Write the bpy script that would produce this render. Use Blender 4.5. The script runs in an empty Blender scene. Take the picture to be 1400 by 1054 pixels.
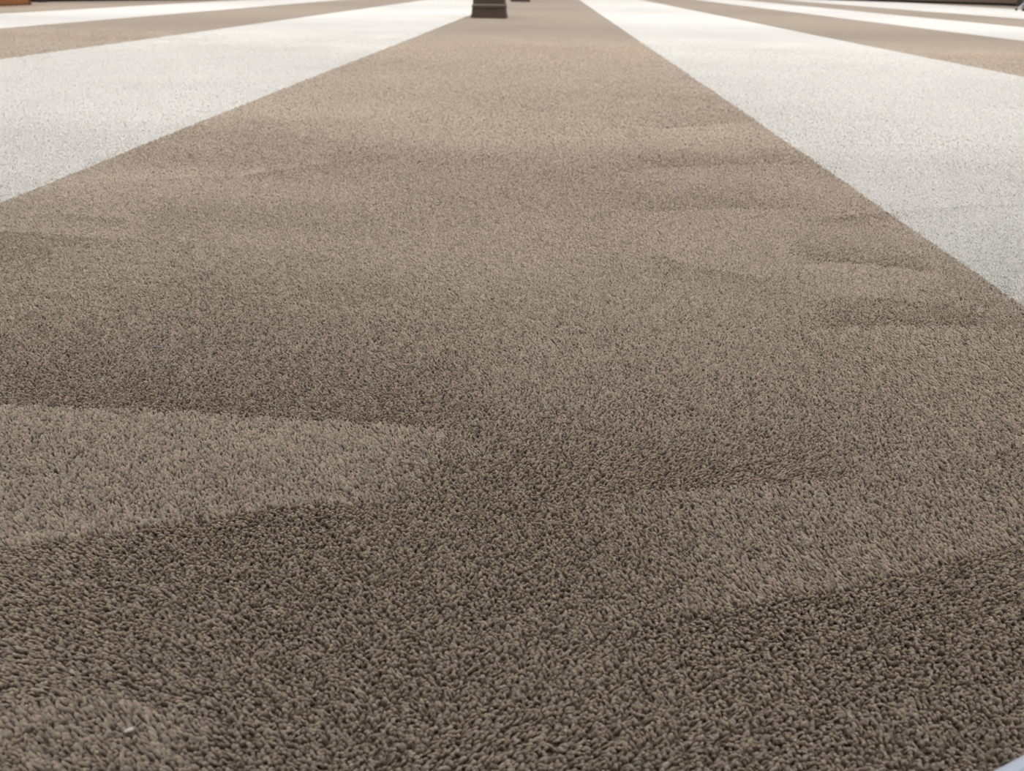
import bpy, bmesh, math
import numpy as np
from mathutils import Matrix, Vector

S = bpy.context.scene
COL = S.collection

# ------------------------------------------------------------------ camera
PITCH, ROLL, YAW = math.radians(27.7597), math.radians(1.0177), math.radians(-2.2352)
PILE_TOP = 0.0115                                  # height of the pile tips above the slab
F = Vector((math.sin(YAW)*math.cos(PITCH), math.cos(YAW)*math.cos(PITCH), -math.sin(PITCH)))
R = Vector((math.cos(YAW), -math.sin(YAW), 0))
U = R.cross(F)
R2 = R*math.cos(ROLL) + U*math.sin(ROLL)
U2 = U*math.cos(ROLL) - R*math.sin(ROLL)
cam_data = bpy.data.cameras.new('camera')
cam = bpy.data.objects.new('camera', cam_data)
COL.objects.link(cam)
m = Matrix((R2, U2, -F)).transposed().to_4x4()
m.translation = Vector((0, 0, 0.45446 + PILE_TOP))
cam.matrix_world = m
cam_data.sensor_width = 36
cam_data.lens = 27.0
cam_data.clip_start = 0.02
cam_data.dof.use_dof = True
cam_data.dof.focus_distance = 0.92
cam_data.dof.aperture_fstop = 8.5
S.camera = cam

# ------------------------------------------------------------------ light
world = bpy.data.worlds.new('hall_ambient')
S.world = world
world.use_nodes = True
wb = world.node_tree.nodes['Background']
wb.inputs['Color'].default_value = (1.0, 0.965, 0.925, 1)
wb.inputs['Strength'].default_value = 0.09

def area(name, loc, size, size_y, power, color=(1, 0.982, 0.955)):
    d = bpy.data.lights.new(name, 'AREA')
    d.shape = 'RECTANGLE'
    d.size, d.size_y, d.energy, d.color = size, size_y, power, color
    o = bpy.data.objects.new(name, d)
    o.location = loc
    COL.objects.link(o)
    return o

# broad unseen area lights, added in rows 6 m up, spread narrowed for pile contrast;
# the rows begin just ahead of the camera, and the row above the near end of the hall is dimmed to darken the foreground
for y, w, sp in ((-2.65, 145, 44), (4.35, 795, 44), (11.35, 850, 70), (18.35, 850, 90), (25.35, 830, 105), (32.35, 800, 110)):
    area('added_ceiling_light', (1.0, y, 6.0), 28.0, 7.0, w).data.spread = math.radians(sp)

S.view_settings.view_transform = 'Standard'
S.view_settings.look = 'None'
S.view_settings.gamma = 1
S.view_settings.use_curve_mapping = False
S.view_settings.exposure = 0.0

# ------------------------------------------------------------------ helpers
def mesh_obj(name, bm, mat, parent=None, smooth=False):
    me = bpy.data.meshes.new(name)
    bm.normal_update()
    bm.to_mesh(me)
    bm.free()
    if mat:
        me.materials.append(mat)
    for q in me.polygons:
        q.use_smooth = smooth
    o = bpy.data.objects.new(name, me)
    COL.objects.link(o)
    o.parent = parent
    return o

def empty(name, loc=(0, 0, 0), rz=0):
    o = bpy.data.objects.new(name, None)
    o.location = loc
    o.rotation_euler[2] = rz
    o.empty_display_size = 0.1
    COL.objects.link(o)
    return o

def tag(o, label=None, cat=None, group=None, kind=None):
    if label: o['label'] = label
    if cat: o['category'] = cat
    if group: o['group'] = group
    if kind: o['kind'] = kind
    return o

def box(bm, x0, x1, y0, y1, z0, z1, bevel=0.0):
    vs = [bm.verts.new(c) for c in ((x0,y0,z0),(x1,y0,z0),(x1,y1,z0),(x0,y1,z0),(x0,y0,z1),(x1,y0,z1),(x1,y1,z1),(x0,y1,z1))]
    fs = [bm.faces.new([vs[i] for i in f]) for f in ((3,2,1,0),(4,5,6,7),(0,1,5,4),(1,2,6,5),(2,3,7,6),(3,0,4,7))]
    if bevel:
        es = list({e for f in fs for e in f.edges})
        bmesh.ops.bevel(bm, geom=es, offset=bevel, segments=2, affect='EDGES', profile=0.5)

def tube(bm, a, b, r0, r1=None, n=12):
    a, b = Vector(a), Vector(b)
    r1 = r0 if r1 is None else r1
    d = (b-a).normalized()
    s = d.orthogonal().normalized()
    t = d.cross(s)
    ra, rb = [], []
    for i in range(n):
        k = 2*math.pi*i/n
        v = s*math.cos(k) + t*math.sin(k)
        ra.append(bm.verts.new(a+v*r0)); rb.append(bm.verts.new(b+v*r1))
    for i in range(n):
        j = (i+1) % n
        bm.faces.new((ra[i], ra[j], rb[j], rb[i]))
    bm.faces.new(ra[::-1]); bm.faces.new(rb)

def square_stack(bm, prof):
    """closed square solid from (half width, z) pairs"""
    rings = [[bm.verts.new((sx*w, sy*w, z)) for sx, sy in ((-1,-1),(1,-1),(1,1),(-1,1))] for w, z in prof]
    for a, b in zip(rings, rings[1:]):
        for i in range(4):
            j = (i+1) % 4
            bm.faces.new((a[i], a[j], b[j], b[i]))
    bm.faces.new(rings[0][::-1]); bm.faces.new(rings[-1])

def principled(name, color, rough=0.6, **kw):
    mt = bpy.data.materials.new(name)
    mt.use_nodes = True
    b = mt.node_tree.nodes['Principled BSDF']
    b.inputs['Base Color'].default_value = (*color, 1)
    b.inputs['Roughness'].default_value = rough
    for k, v in kw.items():
        b.inputs[k.replace('_', ' ')].default_value = v
    return mt, b

def carpet_material(name, color, spread, sheen, tint):
    """wool-like pile; every tuft takes its own slight tint from the instance"""
    mt, b = principled(name, color, 0.95, Sheen_Weight=sheen, Sheen_Roughness=0.38, Specular_IOR_Level=0.1)
    b.inputs['Sheen Tint'].default_value = (*tint, 1)
    nt = mt.node_tree
    at = nt.nodes.new('ShaderNodeAttribute'); at.attribute_type = 'INSTANCER'; at.attribute_name = 'tint'
    nz = nt.nodes.new('ShaderNodeTexNoise'); nz.inputs['Scale'].default_value = 0.9; nz.inputs['Detail'].default_value = 5
    gm = nt.nodes.new('ShaderNodeNewGeometry')
    nt.links.new(gm.outputs['Position'], nz.inputs['Vector'])
    mr = nt.nodes.new('ShaderNodeMapRange')
    mr.inputs['From Min'].default_value = 0.3; mr.inputs['From Max'].default_value = 0.7
    mr.inputs['To Min'].default_value = 0.95; mr.inputs['To Max'].default_value = 1.05
    nt.links.new(nz.outputs['Fac'], mr.inputs['Value'])
    ma = nt.nodes.new('ShaderNodeMath'); ma.operation = 'MULTIPLY_ADD'
    ma.inputs[1].default_value = spread; ma.inputs[2].default_value = 1.0
    nt.links.new(at.outputs['Fac'], ma.inputs[0])
    mu = nt.nodes.new('ShaderNodeMath'); mu.operation = 'MULTIPLY'
    nt.links.new(ma.outputs[0], mu.inputs[0]); nt.links.new(mr.outputs[0], mu.inputs[1])
    vm = nt.nodes.new('ShaderNodeVectorMath'); vm.operation = 'SCALE'
    vm.inputs[0].default_value = color
    nt.links.new(mu.outputs[0], vm.inputs['Scale'])
    nt.links.new(vm.outputs['Vector'], b.inputs['Base Color'])
    return mt

MAT_BROWN = carpet_material('brown_wool_pile', (0.505, 0.42, 0.345), 0.26, 0.55, (1.0, 0.95, 0.9))
MAT_CREAM = carpet_material('cream_wool_pile', (0.74, 0.724, 0.694), 0.05, 0.1, (1, 1, 1))

MAT_GAP_SHADE, b = principled('gap_shade_backing', (0.11, 0.085, 0.066), 0.95)  # near brown backing coloured dark to deepen the shade between tufts
MAT_LATEX, b = principled('pale_latex_backing', (0.60, 0.57, 0.52), 0.95)

# ------------------------------------------------------------------ floor slab
bm = bmesh.new()
box(bm, -14, 22, -3, 50, -0.12, 0.0)
mslab, b = principled('grey_screed', (0.3, 0.29, 0.28), 0.9)
tag(mesh_obj('floor', bm, mslab), 'grey screed floor under the striped carpet', kind='structure')

# ------------------------------------------------------------------ the nap: which way the pile lies
def smooth(t):
    t = np.clip(t, 0, 1)
    return t*t*(3-2*t)

def vnoise(x, y, seed):
    xi, yi = np.floor(x).astype(np.int64), np.floor(y).astype(np.int64)
    fx, fy = smooth(x-xi), smooth(y-yi)
    def h(a, c):
        n = (a*374761393 + c*668265263 + seed*974634777) & 0xffffffff
        n = ((n ^ (n >> 13))*1274126177) & 0xffffffff
        return ((n ^ (n >> 16)) & 0xffff)/32767.5 - 1.0
    return (h(xi,yi)*(1-fx)+h(xi+1,yi)*fx)*(1-fy) + (h(xi,yi+1)*(1-fx)+h(xi+1,yi+1)*fx)*fy

# brush marks on the floor, in metres: (polyline, beyond it, fade, before it, fade);
# + lies away from the hall's near end, - towards it
MARKS = [
 ([(-0.9,0.79),(-0.694,0.77),(-0.508,0.772),(-0.347,0.766),(-0.216,0.761),(-0.121,0.756),(-0.011,0.732)], -0.75,0.13, 0.95,0.18),
 ([(-0.7,0.46),(-0.511,0.512),(-0.419,0.537),(-0.3,0.579),(-0.256,0.596),(-0.187,0.608),(-0.10,0.618)], 0.7,0.08, -1.0,0.12),
 ([(0.073,0.448),(0.121,0.469),(0.173,0.489),(0.252,0.511),(0.352,0.546),(0.458,0.59),(0.53,0.62),(0.8,0.73)], 0.9,0.14, -0.9,0.09),
 ([(0.03,0.63),(0.095,0.64),(0.201,0.657),(0.279,0.673),(0.36,0.689)], -0.9,0.06, 0.5,0.06),
 ([(0.43,0.70),(0.484,0.726),(0.549,0.761),(0.613,0.789),(0.9,0.9)], 0.35,0.2, -0.7,0.02),
 ([(0.40,1.087),(0.559,1.111),(0.72,1.13)], -1.2,0.05, 0.4,0.1),
 ([(0.47,1.235),(0.557,1.225),(0.68,1.204)], 0.5,0.08, -0.7,0.04),
 ([(0.47,1.42),(0.60,1.40),(0.74,1.36)], -1.1,0.10, 0.4,0.1),
 ([(-1.06,1.592),(-0.953,1.567),(-0.82,1.53)], 0.5,0.06, -0.7,0.03),
 ([(-1.2,1.46),(-0.988,1.44),(-0.78,1.419)], 0.5,0.1, -0.6,0.07),
 ([(0.52,1.66),(0.70,1.745),(0.767,1.772),(0.958,1.851),(1.30,1.93)], 0.25,0.04, -1.9,0.03),
 ([(0.33,2.80),(0.56,2.941),(0.84,3.09)], -0.9,0.35, 0.5,0.25),
 ([(0.20,2.15),(0.526,2.256),(0.80,2.306)], -0.8,0.25, 0.5,0.2),
 ([(0.18,1.44),(0.337,1.328),(0.43,1.30)], 0.3,0.1, -0.45,0.12),
 ([(-1.3,4.376),(-1.023,4.55),(-0.70,4.66)], -0.7,0.4, 0.4,0.4),
 ([(-1.1,2.73),(-0.886,2.924),(-0.45,2.85)], 0.3,0.25, -0.3,0.3),
 ([(-1.1,1.88),(-0.785,1.97),(-0.5,2.25)], 0.4,0.1, -0.5,0.15),
 ([(0.15,1.71),(0.431,1.788),(0.66,1.79)], -0.6,0.12, 0.3,0.1),
 ([(0.25,5.1),(0.604,5.403),(0.9,5.45)], -0.7,0.5, 0.3,0.4),
 ([(-0.45,0.345),(-0.381,0.357),(-0.344,0.365),(-0.301,0.374),(-0.2,0.345)], -0.25,0.06, 0.8,0.06),
 ([(0.20,0.37),(0.237,0.381),(0.302,0.404),(0.42,0.432)], -0.1,0.03, 0.45,0.03),
 ([(0.22,0.338),(0.238,0.344),(0.266,0.354),(0.31,0.37)], 0.2,0.02, -0.8,0.012),
]

def nap(x, y):
    v = np.zeros_like(x)
    for pts, a, da, b_, db in MARKS:
        px = np.array([q[0] for q in pts]); py = np.array([q[1] for q in pts])
        L = px[-1]-px[0]
        s = y - np.interp(x, px, py) + (0.007*vnoise(x*38, y*38, 7) + 0.006*vnoise(x*110, y*110, 8))*min(1.0, py.mean())
        tp = smooth((x-px[0])/(0.2*L))*smooth((px[-1]-x)/(0.2*L))
        v += tp*np.where(s > 0, a*np.exp(-np.maximum(s,0)/da), b_*np.exp(np.minimum(s,0)/db))
    # broad lie of the pile
    v += 0.35*np.exp(-((x-0.55)/0.25)**2-((y-0.92)/0.22)**2)
    v += 0.25*np.exp(-((x-0.05)/0.2)**2-((y-0.40)/0.06)**2)
    v -= 0.25*np.exp(-((x+0.05)/0.25)**2-((y-0.62)/0.12)**2)
    v += -0.42 + 0.67*smooth((y-0.35)/1.3) + 0.25*smooth((y-1.5)/4)
    far = smooth((y-1.0)/1.2)
    w = vnoise(x*0.9+3, y*2.1 + 0.5*vnoise(x*1.3, y*0.8, 5), 11) + 0.5*vnoise(x*2.1, y*4.7+0.8*x, 12)
    v += (0.25+0.35*far)*w
    v += 0.15*vnoise(x*7, y*9, 13)
    return v

# ------------------------------------------------------------------ pile as tufts
def tuft_nodes():
    nt = bpy.data.node_groups.new('cut_pile', 'GeometryNodeTree')
    nt.interface.new_socket('Geometry', in_out='INPUT', socket_type='NodeSocketGeometry')
    nt.interface.new_socket('Material', in_out='INPUT', socket_type='NodeSocketMaterial')
    nt.interface.new_socket('Geometry', in_out='OUTPUT', socket_type='NodeSocketGeometry')
    N, K = nt.nodes.new, nt.links.new
    gi, go = N('NodeGroupInput'), N('NodeGroupOutput')
    # one tuft, 1 unit tall, bent over, rounded tip
    ln = N('GeometryNodeCurvePrimitiveLine'); ln.inputs['End'].default_value = (0, 0, 1)
    rs = N('GeometryNodeResampleCurve'); rs.inputs['Count'].default_value = 6
    sp = N('GeometryNodeSplineParameter')
    cb = N('ShaderNodeFloatCurve')
    cu = cb.mapping.curves[0]
    cu.points[0].location = (0, 0.62); cu.points[1].location = (1, 0.25)
    cu.points.new(0.45, 0.95); cu.points.new(0.8, 0.98)
    cb.mapping.update()
    K(sp.outputs['Factor'], cb.inputs['Value'])
    ps = N('ShaderNodeMath'); ps.operation = 'POWER'; ps.inputs[1].default_value = 1.8
    K(sp.outputs['Factor'], ps.inputs[0])
    ml = N('ShaderNodeMath'); ml.operation = 'MULTIPLY'; ml.inputs[1].default_value = 0.22
    K(ps.outputs[0], ml.inputs[0])
    cx = N('ShaderNodeCombineXYZ'); K(ml.outputs[0], cx.inputs['X'])
    st = N('GeometryNodeSetPosition')
    K(ln.outputs['Curve'], rs.inputs['Curve']); K(rs.outputs['Curve'], st.inputs['Geometry']); K(cx.outputs[0], st.inputs['Offset'])
    ci = N('GeometryNodeCurvePrimitiveCircle'); ci.inputs['Resolution'].default_value = 6; ci.inputs['Radius'].default_value = 0.29
    cm = N('GeometryNodeCurveToMesh'); cm.inputs['Fill Caps'].default_value = True
    K(st.outputs['Geometry'], cm.inputs['Curve']); K(ci.outputs['Curve'], cm.inputs['Profile Curve'])
    if 'Scale' in cm.inputs:
        K(cb.outputs[0], cm.inputs['Scale'])
    else:
        sr = N('GeometryNodeSetCurveRadius')
        K(st.outputs['Geometry'], sr.inputs['Curve']); K(cb.outputs[0], sr.inputs['Radius']); K(sr.outputs['Curve'], cm.inputs['Curve'])
    ss = N('GeometryNodeSetShadeSmooth'); K(cm.outputs['Mesh'], ss.inputs['Geometry'])
    sm = N('GeometryNodeSetMaterial'); K(ss.outputs['Geometry'], sm.inputs['Geometry']); K(gi.outputs['Material'], sm.inputs['Material'])
    mp = N('GeometryNodeMeshToPoints'); K(gi.outputs['Geometry'], mp.inputs['Mesh'])
    ip = N('GeometryNodeInstanceOnPoints')
    K(mp.outputs['Points'], ip.inputs['Points']); K(sm.outputs['Geometry'], ip.inputs['Instance'])
    a1 = N('GeometryNodeInputNamedAttribute'); a1.data_type = 'FLOAT_VECTOR'; a1.inputs['Name'].default_value = 'lie'
    a2 = N('GeometryNodeInputNamedAttribute'); a2.data_type = 'FLOAT_VECTOR'; a2.inputs['Name'].default_value = 'size'
    K(a1.outputs['Attribute'], ip.inputs['Rotation']); K(a2.outputs['Attribute'], ip.inputs['Scale'])
    K(ip.outputs['Instances'], go.inputs['Geometry'])
    return nt

TUFT = tuft_nodes()
P0, PK, PM = 0.0030, 0.0020, 0.010              # tuft spacing: near, growth, coarsest
Y_END = 8.2
BACK = 0.005                                     # top of the backing under the tufts

def slab_z(y):
    return BACK + (PILE_TOP-BACK)*smooth((y-3.5)/4.6)

def pile(x0, x1, mat, parent, seed, brushed):
    rng = np.random.default_rng(seed)
    xs, ys, ps = [], [], []
    # fine tufts in the middle of the hall, coarser ones in a band on either side of it
    for band, pmin in ((0, P0), (-1, 0.0045), (1, 0.0045)):
        y = 0.0
        while y < Y_END:
            p = min(max(pmin, PK*y), PM)
            lo, hi = -0.78*y-0.5, 0.74*y+0.5
            if band < 0:
                lo, hi = lo-0.65, lo
            elif band > 0:
                lo, hi = hi, hi+0.65
            lo, hi = max(x0+0.3*p, lo), min(x1-0.3*p, hi)
            if hi > lo:
                n = int((hi-lo)/p)+1
                xs.append(lo + (np.arange(n)+rng.random())*p); ys.append(np.full(n, y)); ps.append(np.full(n, p))
            y += p*0.87
    if not xs:
        return None
    x = np.concatenate(xs); y = np.concatenate(ys); p = np.concatenate(ps)
    n = len(x)
    x = x + rng.uniform(-.42,.42,n)*p; y = y + rng.uniform(-.42,.42,n)*p
    x = np.clip(x, x0+0.2*p, x1-0.2*p)
    # lean in radians about x (away = +y) and about y
    v = np.tanh(nap(x, y))
    v = brushed*v + (1-brushed)*0.35
    ly = 0.18 + 0.66*v + 0.26*vnoise(x/0.007, y/0.007, 21) + rng.normal(0, .17, n)
    lx = 0.35*vnoise(x*4, y*4, 31) + 0.45*np.abs(v)*vnoise(x*3+9, y*3, 32) + 0.32*vnoise(x/0.007, y/0.007, 22) + rng.normal(0, .22, n)
    up = np.maximum(ly, 0)
    lx = lx - 1.0*up*(0.8+0.6*vnoise(x*2.2+4, y*2.2, 33))
    ly = np.where(ly > 0, 0.75*ly, ly)
    d = np.stack([lx, ly, np.ones(n)*0.80], 1)
    d /= np.linalg.norm(d, axis=1, keepdims=True)
    spin = rng.normal(0, .55, n) + np.pi*rng.integers(0, 2, n)
    # frame with z along d, spun about d
    a = np.stack([np.ones(n), np.zeros(n), -d[:,0]/d[:,2]], 1); a /= np.linalg.norm(a, axis=1, keepdims=True)
    b = np.cross(d, a)
    cx = a*np.cos(spin)[:,None] + b*np.sin(spin)[:,None]
    cy = np.cross(d, cx)
    # euler XYZ from columns (cx, cy, d)
    ry = np.arcsin(np.clip(-cx[:,2], -1, 1))
    rx = np.arctan2(cy[:,2], d[:,2])
    rz = np.arctan2(cx[:,1], cx[:,0])
    h = np.minimum(p*2.2, 0.0120)*rng.triangular(.55, 1.0, 1.18, n)*(1-0.55*smooth((y-4.5)/3.7))
    w = p*(1.40 + 0.22*smooth((y-0.9)/2.0) + (0.12 if brushed < 1 else 0))*rng.uniform(.75, 1.25, n)
    z = np.full(n, BACK)
    me = bpy.data.meshes.new('pile')
    me.vertices.add(n)
    me.vertices.foreach_set('co', np.stack([x, y, z], 1).astype(np.float32).ravel())
    me.attributes.new('lie', 'FLOAT_VECTOR', 'POINT').data.foreach_set('vector', np.stack([rx, ry, rz], 1).astype(np.float32).ravel())
    me.attributes.new('size', 'FLOAT_VECTOR', 'POINT').data.foreach_set('vector', np.stack([w*1.18, w*rng.uniform(.75,1.0,n), h], 1).astype(np.float32).ravel())
    me.attributes.new('tint', 'FLOAT', 'POINT').data.foreach_set('value', rng.uniform(-1, 1, n).astype(np.float32))
    o = bpy.data.objects.new('pile', me)
    COL.objects.link(o)
    o.parent = parent
    o['kind'] = 'stuff'
    me.materials.append(mat)
    md = o.modifiers.new('tufts', 'NODES'); md.node_group = TUFT
    md[[s.identifier for s in TUFT.interface.items_tree if s.name == 'Material'][0]] = mat
    print('tufts', n)
    return o

# seams between the strips, in metres across the hall (strip k lies between seam k and seam k+1)
SEAM = {-5: -9.2, -4: -6.78, -3: -5.02, -2: -3.214, -1: -1.214, 0: 0.786, 1: 2.786, 2: 4.786, 3: 6.53, 4: 8.45, 5: 12.4, 6: 14.6}
STRIPS = [   # (index, brown?, label)
 (-1, True,  'wide taupe brown carpet strip filling the foreground and running to the dark columns'),
 (0,  False, 'cream carpet strip directly right of the foreground brown strip'),
 (-2, False, 'cream carpet strip directly left of the foreground brown strip'),
 (1,  True,  'brown carpet strip next right after the nearest right cream strip'),
 (-3, True,  'brown carpet strip next left after the nearest left cream strip'),
 (2,  False, 'cream carpet strip between the two brown strips on the right'),
 (-4, False, 'narrow-looking cream carpet strip in front of the orange wooden cabinet'),
 (3,  True,  'thin-looking brown carpet strip second from the dark wall at upper right'),
 (4,  False, 'farthest cream carpet strip on the right, by the dark wall and silver tripod'),
 (-5, True,  'farthest brown carpet strip on the left, under the orange wooden cabinet'),
 (5,  True,  'farthest brown carpet strip along the foot of the dark wall at upper right'),
]
CUT = {4: (37.8, 31.6), 5: (31.6, 28.3), -5: (14.5, 19.3)}        # strips that end at an angled wall
for k, brown, label in STRIPS:
    mat = MAT_BROWN if brown else MAT_CREAM
    x0, x1 = SEAM[k], SEAM[k+1]
    near = -3 <= k <= 1
    root = empty('carpet_strip', ((x0+x1)/2, 0, 0))
    tag(root, label, 'carpet', 'carpet strips laid side by side')
    g = 0.0015
    def ztop(y):
        return float(slab_z(np.array([float(y)]))[0]) if near else PILE_TOP
    def run(name, yy, material):
        bm = bmesh.new()
        cols = [[bm.verts.new((x, y, z)) for (x, z) in ((x0+g,0),(x0+g,ztop(y)),(x1-g,ztop(y)),(x1-g,0))] for y in yy]
        if k in CUT:
            for v, dy in zip(cols[-1], (CUT[k][0], CUT[k][0], CUT[k][1], CUT[k][1])):
                v.co.y = dy
        for a, c in zip(cols, cols[1:]):
            for i in range(4):
                j = (i+1) % 4
                bm.faces.new((a[i], a[j], c[j], c[i]))
        bm.faces.new(cols[0][::-1]); bm.faces.new(cols[-1])
        bmesh.ops.recalc_face_normals(bm, faces=bm.faces)
        o = mesh_obj(name, bm, material, root)
        o.matrix_parent_inverse = Matrix.Translation((-(x0+x1)/2, 0, 0))
    if near:
        run('backing', [-2.5, 3.4], MAT_GAP_SHADE if brown else MAT_LATEX)
        run('surface', [3.402, 3.5]+[3.5+0.23*i for i in range(1, 21)]+[12, 20, 30, 48], mat)
    else:
        run('surface', [-2.5, 48], mat)
    if near:
        po = pile(x0, x1, mat, root, 100+k, 1.0 if brown else 0.5)
        po.matrix_parent_inverse = Matrix.Translation((-(x0+x1)/2, 0, 0))

# ------------------------------------------------------------------ columns
mcol, b = principled('dark_brown_lacquer', (0.115, 0.085, 0.070), 0.5)
def column(loc, label):
    root = empty('column', loc)
    tag(root, label, 'column', 'square dark columns standing on the brown strip')
    bm = bmesh.new()
    square_stack(bm, [(0.240,0),(0.240,0.015),(0.234,0.04),(0.228,0.08),(0.228,0.108),(0.222,0.112)])
    mesh_obj('plinth', bm, mcol, root)
    bm = bmesh.new()
    square_stack(bm, [(0.222,0.112),(0.222,0.123),(0.229,0.126),(0.229,0.155),(0.214,0.175)])
    mesh_obj('base_moulding', bm, mcol, root)
    bm = bmesh.new()
    square_stack(bm, [(0.214,0.175),(0.214,4.6),(0.25,4.7),(0.25,4.9)])
    mesh_obj('shaft', bm, mcol, root)
    return root
column((-0.866, 11.85, PILE_TOP), 'dark brown square column with stepped base, nearest, at the top of the brown strip')
column((-0.80, 21.6, PILE_TOP), 'dark brown column farther back, right of the nearest column')

# ------------------------------------------------------------------ walls
def run_wall(name, a, c, z0, z1, t, mat, label, kind='structure'):
    a, c = Vector((*a, 0)), Vector((*c, 0))
    d = (c-a).normalized(); nrm = Vector((-d.y, d.x, 0))
    bm = bmesh.new()
    box(bm, 0, (c-a).length, 0, t, z0, z1, 0.004)
    o = mesh_obj(name, bm, mat)
    o.matrix_world = Matrix(((d.x, nrm.x, 0, a.x), (d.y, nrm.y, 0, a.y), (0, 0, 1, 0), (0, 0, 0, 1)))
    return tag(o, label, kind=kind)
mwall, b = principled('dark_panelling', (0.26, 0.205, 0.17), 0.5)
mskirt, b = principled('black_skirting', (0.012, 0.009, 0.008), 0.5)
RA, RB = (14.8, 28.1), (10.79, 34.3)
run_wall('wall_right', RB, RA, 0.0, 3.2, 0.25, mwall, 'dark brown panelled wall at the upper right')
run_wall('baseboard_right', (RB[0]-.013, RB[1]-.02), (RA[0]-.013, RA[1]-.02), PILE_TOP, 0.085, 0.02, mskirt, 'black baseboard along the dark brown wall')

# dark wall behind the cabinet at the far left
mwl, b = principled('dark_plum_panelling', (0.10, 0.065, 0.06), 0.5)
LA, LB = (-9.5, 13.9), (-6.79, 20.4)
run_wall('wall_left', LA, LB, 0.0, 3.2, 0.25, mwl, 'dark reddish brown wall behind the orange cabinet')
run_wall('baseboard_left', (LA[0]+.019, LA[1]-.008), (LB[0]+.019, LB[1]-.008), PILE_TOP, 0.09, 0.02, mskirt, 'dark baseboard along the wall behind the orange cabinet')

# ------------------------------------------------------------------ orange wooden cabinet at the far left
def wood(name, dark, light):
    mt, b = principled(name, light, 0.4)
    nt = mt.node_tree
    tc = nt.nodes.new('ShaderNodeTexCoord'); mp = nt.nodes.new('ShaderNodeMapping')
    mp.inputs['Scale'].default_value = (9, 9, 0.9)
    nz = nt.nodes.new('ShaderNodeTexNoise'); nz.inputs['Scale'].default_value = 4; nz.inputs['Detail'].default_value = 6
    cr = nt.nodes.new('ShaderNodeValToRGB')
    cr.color_ramp.elements[0].position = 0.35; cr.color_ramp.elements[0].color = (*dark, 1)
    cr.color_ramp.elements[1].position = 0.65; cr.color_ramp.elements[1].color = (*light, 1)
    nt.links.new(tc.outputs['Object'], mp.inputs[0]); nt.links.new(mp.outputs[0], nz.inputs['Vector'])
    nt.links.new(nz.outputs['Fac'], cr.inputs[0]); nt.links.new(cr.outputs[0], b.inputs['Base Color'])
    return mt
mor = wood('orange_wood', (0.42, 0.17, 0.06), (0.56, 0.25, 0.09))
mor2 = wood('brown_wood_edge', (0.2, 0.075, 0.025), (0.27, 0.11, 0.04))
mbrass, b = principled('dull_brass', (0.5, 0.36, 0.16), 0.35, Metallic=1.0)
cab = empty('wooden_cabinet', (-8.30, 12.3, PILE_TOP))      # the front faces +x
tag(cab, 'orange wooden cabinet standing at the top left corner', 'cabinet')
bm = bmesh.new(); box(bm, -0.45, -0.022, -1.0, 0.95, 0.0, 1.15, 0.004); mesh_obj('body', bm, mor, cab)
bm = bmesh.new(); box(bm, -0.49, 0.03, -1.04, 1.04, 1.152, 1.19, 0.006); mesh_obj('top', bm, mor, cab)
bm = bmesh.new(); box(bm, -0.45, 0.004, 0.952, 1.0, 0.0, 1.15, 0.004)
tag(mesh_obj('corner_post', bm, mor2, cab), 'darker brown end post')
for i in range(3):
    y0 = -1.0 + i*0.65
    bm = bmesh.new(); box(bm, -0.020, 0.0, y0+0.004, y0+0.646, 0.012, 1.14, 0.003)
    dr = mesh_obj('door', bm, mor, cab)
    bm = bmesh.new(); tube(bm, (0.0, y0+0.58, 0.62), (0.02, y0+0.58, 0.62), 0.006); tube(bm, (0.02, y0+0.58, 0.62), (0.034, y0+0.58, 0.62), 0.014, 0.011)
    mesh_obj('knob', bm, mbrass, dr, True)

# dark bin between the cabinet and the wall
mbin, b = principled('charcoal_plastic', (0.05, 0.048, 0.055), 0.45)
bin_ = empty('waste_bin', (-8.93, 14.62, PILE_TOP))
tag(bin_, 'dark grey waste bin on the floor just right of the orange cabinet', 'bin')
def lathe(bm, prof, n=28):
    rings = [[bm.verts.new((r*math.cos(2*math.pi*i/n), r*math.sin(2*math.pi*i/n), z)) for i in range(n)] for r, z in prof]
    for a, c in zip(rings, rings[1:]):
        for i in range(n):
            j = (i+1) % n
            bm.faces.new((a[i], a[j], c[j], c[i]))
    bm.faces.new(rings[0][::-1]); bm.faces.new(rings[-1])
bm = bmesh.new(); lathe(bm, [(0.085,0),(0.09,0.012),(0.115,0.33),(0.108,0.33),(0.084,0.02),(0.01,0.018)]); mesh_obj('body', bm, mbin, bin_, False)
bm = bmesh.new(); lathe(bm, [(0.112,0.325),(0.121,0.328),(0.121,0.342),(0.106,0.342),(0.106,0.325)]); mesh_obj('rim', bm, mbin, bin_, False)

# ------------------------------------------------------------------ silver tripod stand at the upper right corner
msil, b = principled('brushed_aluminium', (0.72, 0.73, 0.80), 0.38, Metallic=0.6)
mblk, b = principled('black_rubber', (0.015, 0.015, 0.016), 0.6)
tri = empty('tripod_stand', (11.80, 21.50, PILE_TOP))
tag(tri, 'silver tripod stand at the top right corner, on the farthest cream strip', 'stand')
for k in range(3):
    a = math.pi + k*2*math.pi/3
    ex, ey = math.cos(a), math.sin(a)
    bm = bmesh.new(); tube(bm, (ex*0.43, ey*0.43, 0.04), (ex*0.045, ey*0.045, 0.44), 0.022, 0.02)
    lg = mesh_obj('leg', bm, msil, tri, True)
    bm = bmesh.new(); tube(bm, (ex*0.452, ey*0.452, 0.023), (ex*0.425, ey*0.425, 0.05), 0.03, 0.026)
    mesh_obj('rubber_foot', bm, mblk, lg, True)
    bm = bmesh.new(); tube(bm, (ex*0.24, ey*0.24, 0.225), (ex*0.03, ey*0.03, 0.13), 0.011)
    mesh_obj('brace', bm, msil, tri, True)
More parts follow.
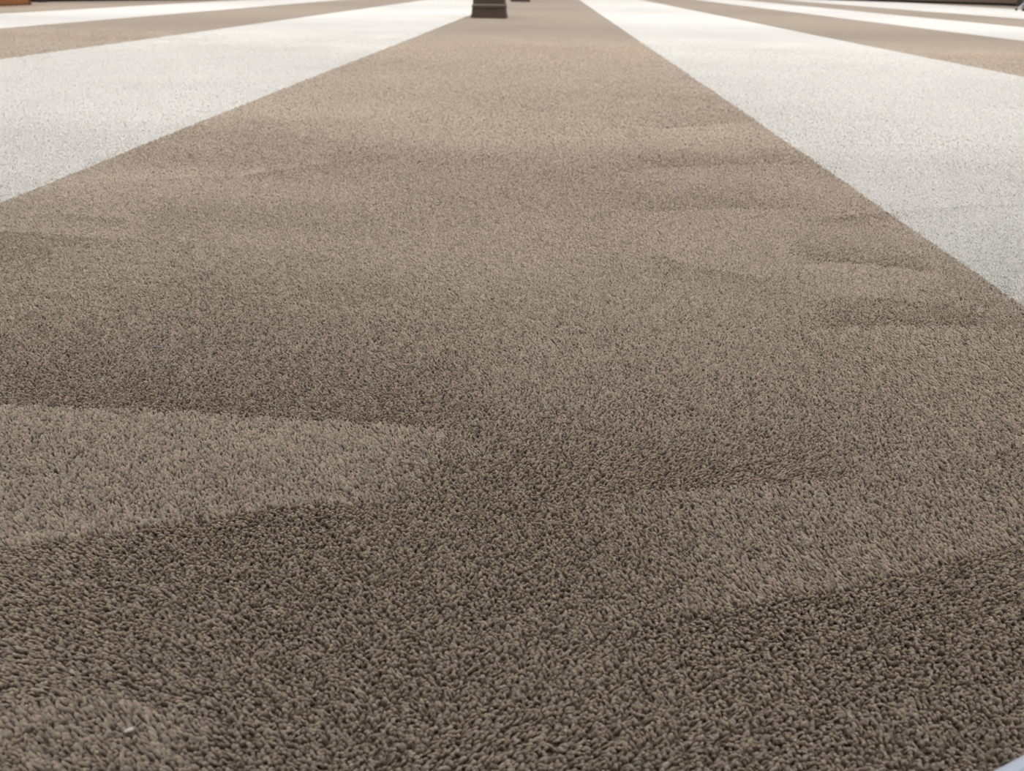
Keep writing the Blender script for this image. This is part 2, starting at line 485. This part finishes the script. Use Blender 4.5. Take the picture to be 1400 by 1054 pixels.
bm = bmesh.new(); tube(bm, (0,0,0.10), (0,0,1.55), 0.02, 0.02, 16); mesh_obj('pole', bm, msil, tri, True)
bm = bmesh.new(); tube(bm, (0,0,0.40), (0,0,0.49), 0.055, 0.05, 16); mesh_obj('hub', bm, mblk, tri, True)
bm = bmesh.new(); lathe(bm, [(0.25,0.0),(0.27,0.01),(0.27,0.055),(0.25,0.07),(0.03,0.075)])  # black disc added to give the dark shade beneath the legs
tag(mesh_obj('shade_disc', bm, mblk, tri), 'black disc standing in for the shade under the tripod')
bm = bmesh.new(); box(bm, -0.05, 0.05, -0.03, 0.03, 1.55, 1.60, 0.008); mesh_obj('head', bm, mblk, tri)

# ------------------------------------------------------------------ pale blue cloth reaching in at the near right corner
mcl, b = principled('pale_blue_cotton', (0.74, 0.82, 0.97), 0.85, Sheen_Weight=0.2)
nt = mcl.node_tree
wv = nt.nodes.new('ShaderNodeTexNoise'); wv.inputs['Scale'].default_value = 900
bp = nt.nodes.new('ShaderNodeBump'); bp.inputs['Strength'].default_value = 0.15; bp.inputs['Distance'].default_value = 0.001
nt.links.new(wv.outputs['Fac'], bp.inputs['Height']); nt.links.new(bp.outputs[0], b.inputs['Normal'])
def cloth_pt(s, t):
    ux, uy = 0.866, 0.5
    e = 0.010*math.sin(6*s+0.4) - 0.0035
    x = 0.3236 + ux*s + 0.5*(t+e); y = 0.350 + uy*s - 0.866*(t+e)
    z = 0.0145 + 0.012*min(1, t/0.05)*(0.5+0.5*math.sin(26*t+7*s)) + 0.006*(1+math.sin(9*s+2))*min(1, t/0.1)
    return x, y, z
bm = bmesh.new()
NS, NT = 46, 26
top = [[bm.verts.new(cloth_pt(-0.20+0.55*i/NS, 0.30*j/NT)) for j in range(NT+1)] for i in range(NS+1)]
for i in range(NS):
    for j in range(NT):
        bm.faces.new((top[i][j], top[i][j+1], top[i+1][j+1], top[i+1][j]))
bmesh.ops.recalc_face_normals(bm, faces=bm.faces)
bmesh.ops.solidify(bm, geom=bm.faces[:], thickness=0.0014)
cl = mesh_obj('cloth', bm, mcl, None, True)
tag(cl, 'pale blue cloth lying on the brown strip at the bottom right corner', 'cloth')
# its turned hem, a little thicker than the cloth
bm = bmesh.new()
prev = None
for i in range(NS+1):
    s = -0.20+0.55*i/NS
    ring = []
    for k in range(8):
        a = 2*math.pi*k/8
        x, y, z = cloth_pt(s, 0.003+0.004*math.cos(a))
        ring.append(bm.verts.new((x, y, z+0.0014*math.sin(a))))
    if prev:
        for k in range(8):
            j = (k+1) % 8
            bm.faces.new((prev[k], prev[j], ring[j], ring[k]))
    else:
        bm.faces.new(ring[::-1])
    prev = ring
bm.faces.new(prev)
bmesh.ops.recalc_face_normals(bm, faces=bm.faces)
mesh_obj('hem', bm, mcl, cl, True)

# ------------------------------------------------------------------ specks caught in the pile
mcr, b = principled('chalk_white', (0.86, 0.83, 0.78), 0.7)
bm = bmesh.new()
bmesh.ops.create_icosphere(bm, subdivisions=2, radius=1.0)
for v in bm.verts:
    f = 1 + 0.12*math.sin(5*v.co.x+2*v.co.y) + 0.10*math.sin(7*v.co.z-3*v.co.x)
    v.co = Vector((v.co.x*0.0036*f, v.co.y*0.0018*f, v.co.z*0.0016*f))
o = mesh_obj('crumb', bm, mcr, None, True)
o.location = (-0.268, 0.339, 0.0136); o.rotation_euler = (0.1, -0.1, 0.35)
tag(o, 'tiny white crumb on the brown pile near the bottom left corner', 'crumb')
mli, b = principled('blue_grey_lint', (0.28, 0.25, 0.33), 0.9)
bm = bmesh.new()
pts = [(-0.006,0.001,0.0),(-0.003,-0.0005,0.0008),(0.0,0.0006,0.0012),(0.003,-0.0004,0.0010),(0.007,-0.0012,0.0003)]
rad = [0.0005, 0.0015, 0.0017, 0.0010, 0.0004]
for (p0, p1), (r0, r1) in zip(zip(pts, pts[1:]), zip(rad, rad[1:])):
    tube(bm, p0, p1, r0, r1, 8)
o = mesh_obj('lint', bm, mli, None, True)
o.location = (-0.526, 0.933, 0.0132)
tag(o, 'bit of blue grey lint on the brown pile, left of centre', 'lint')
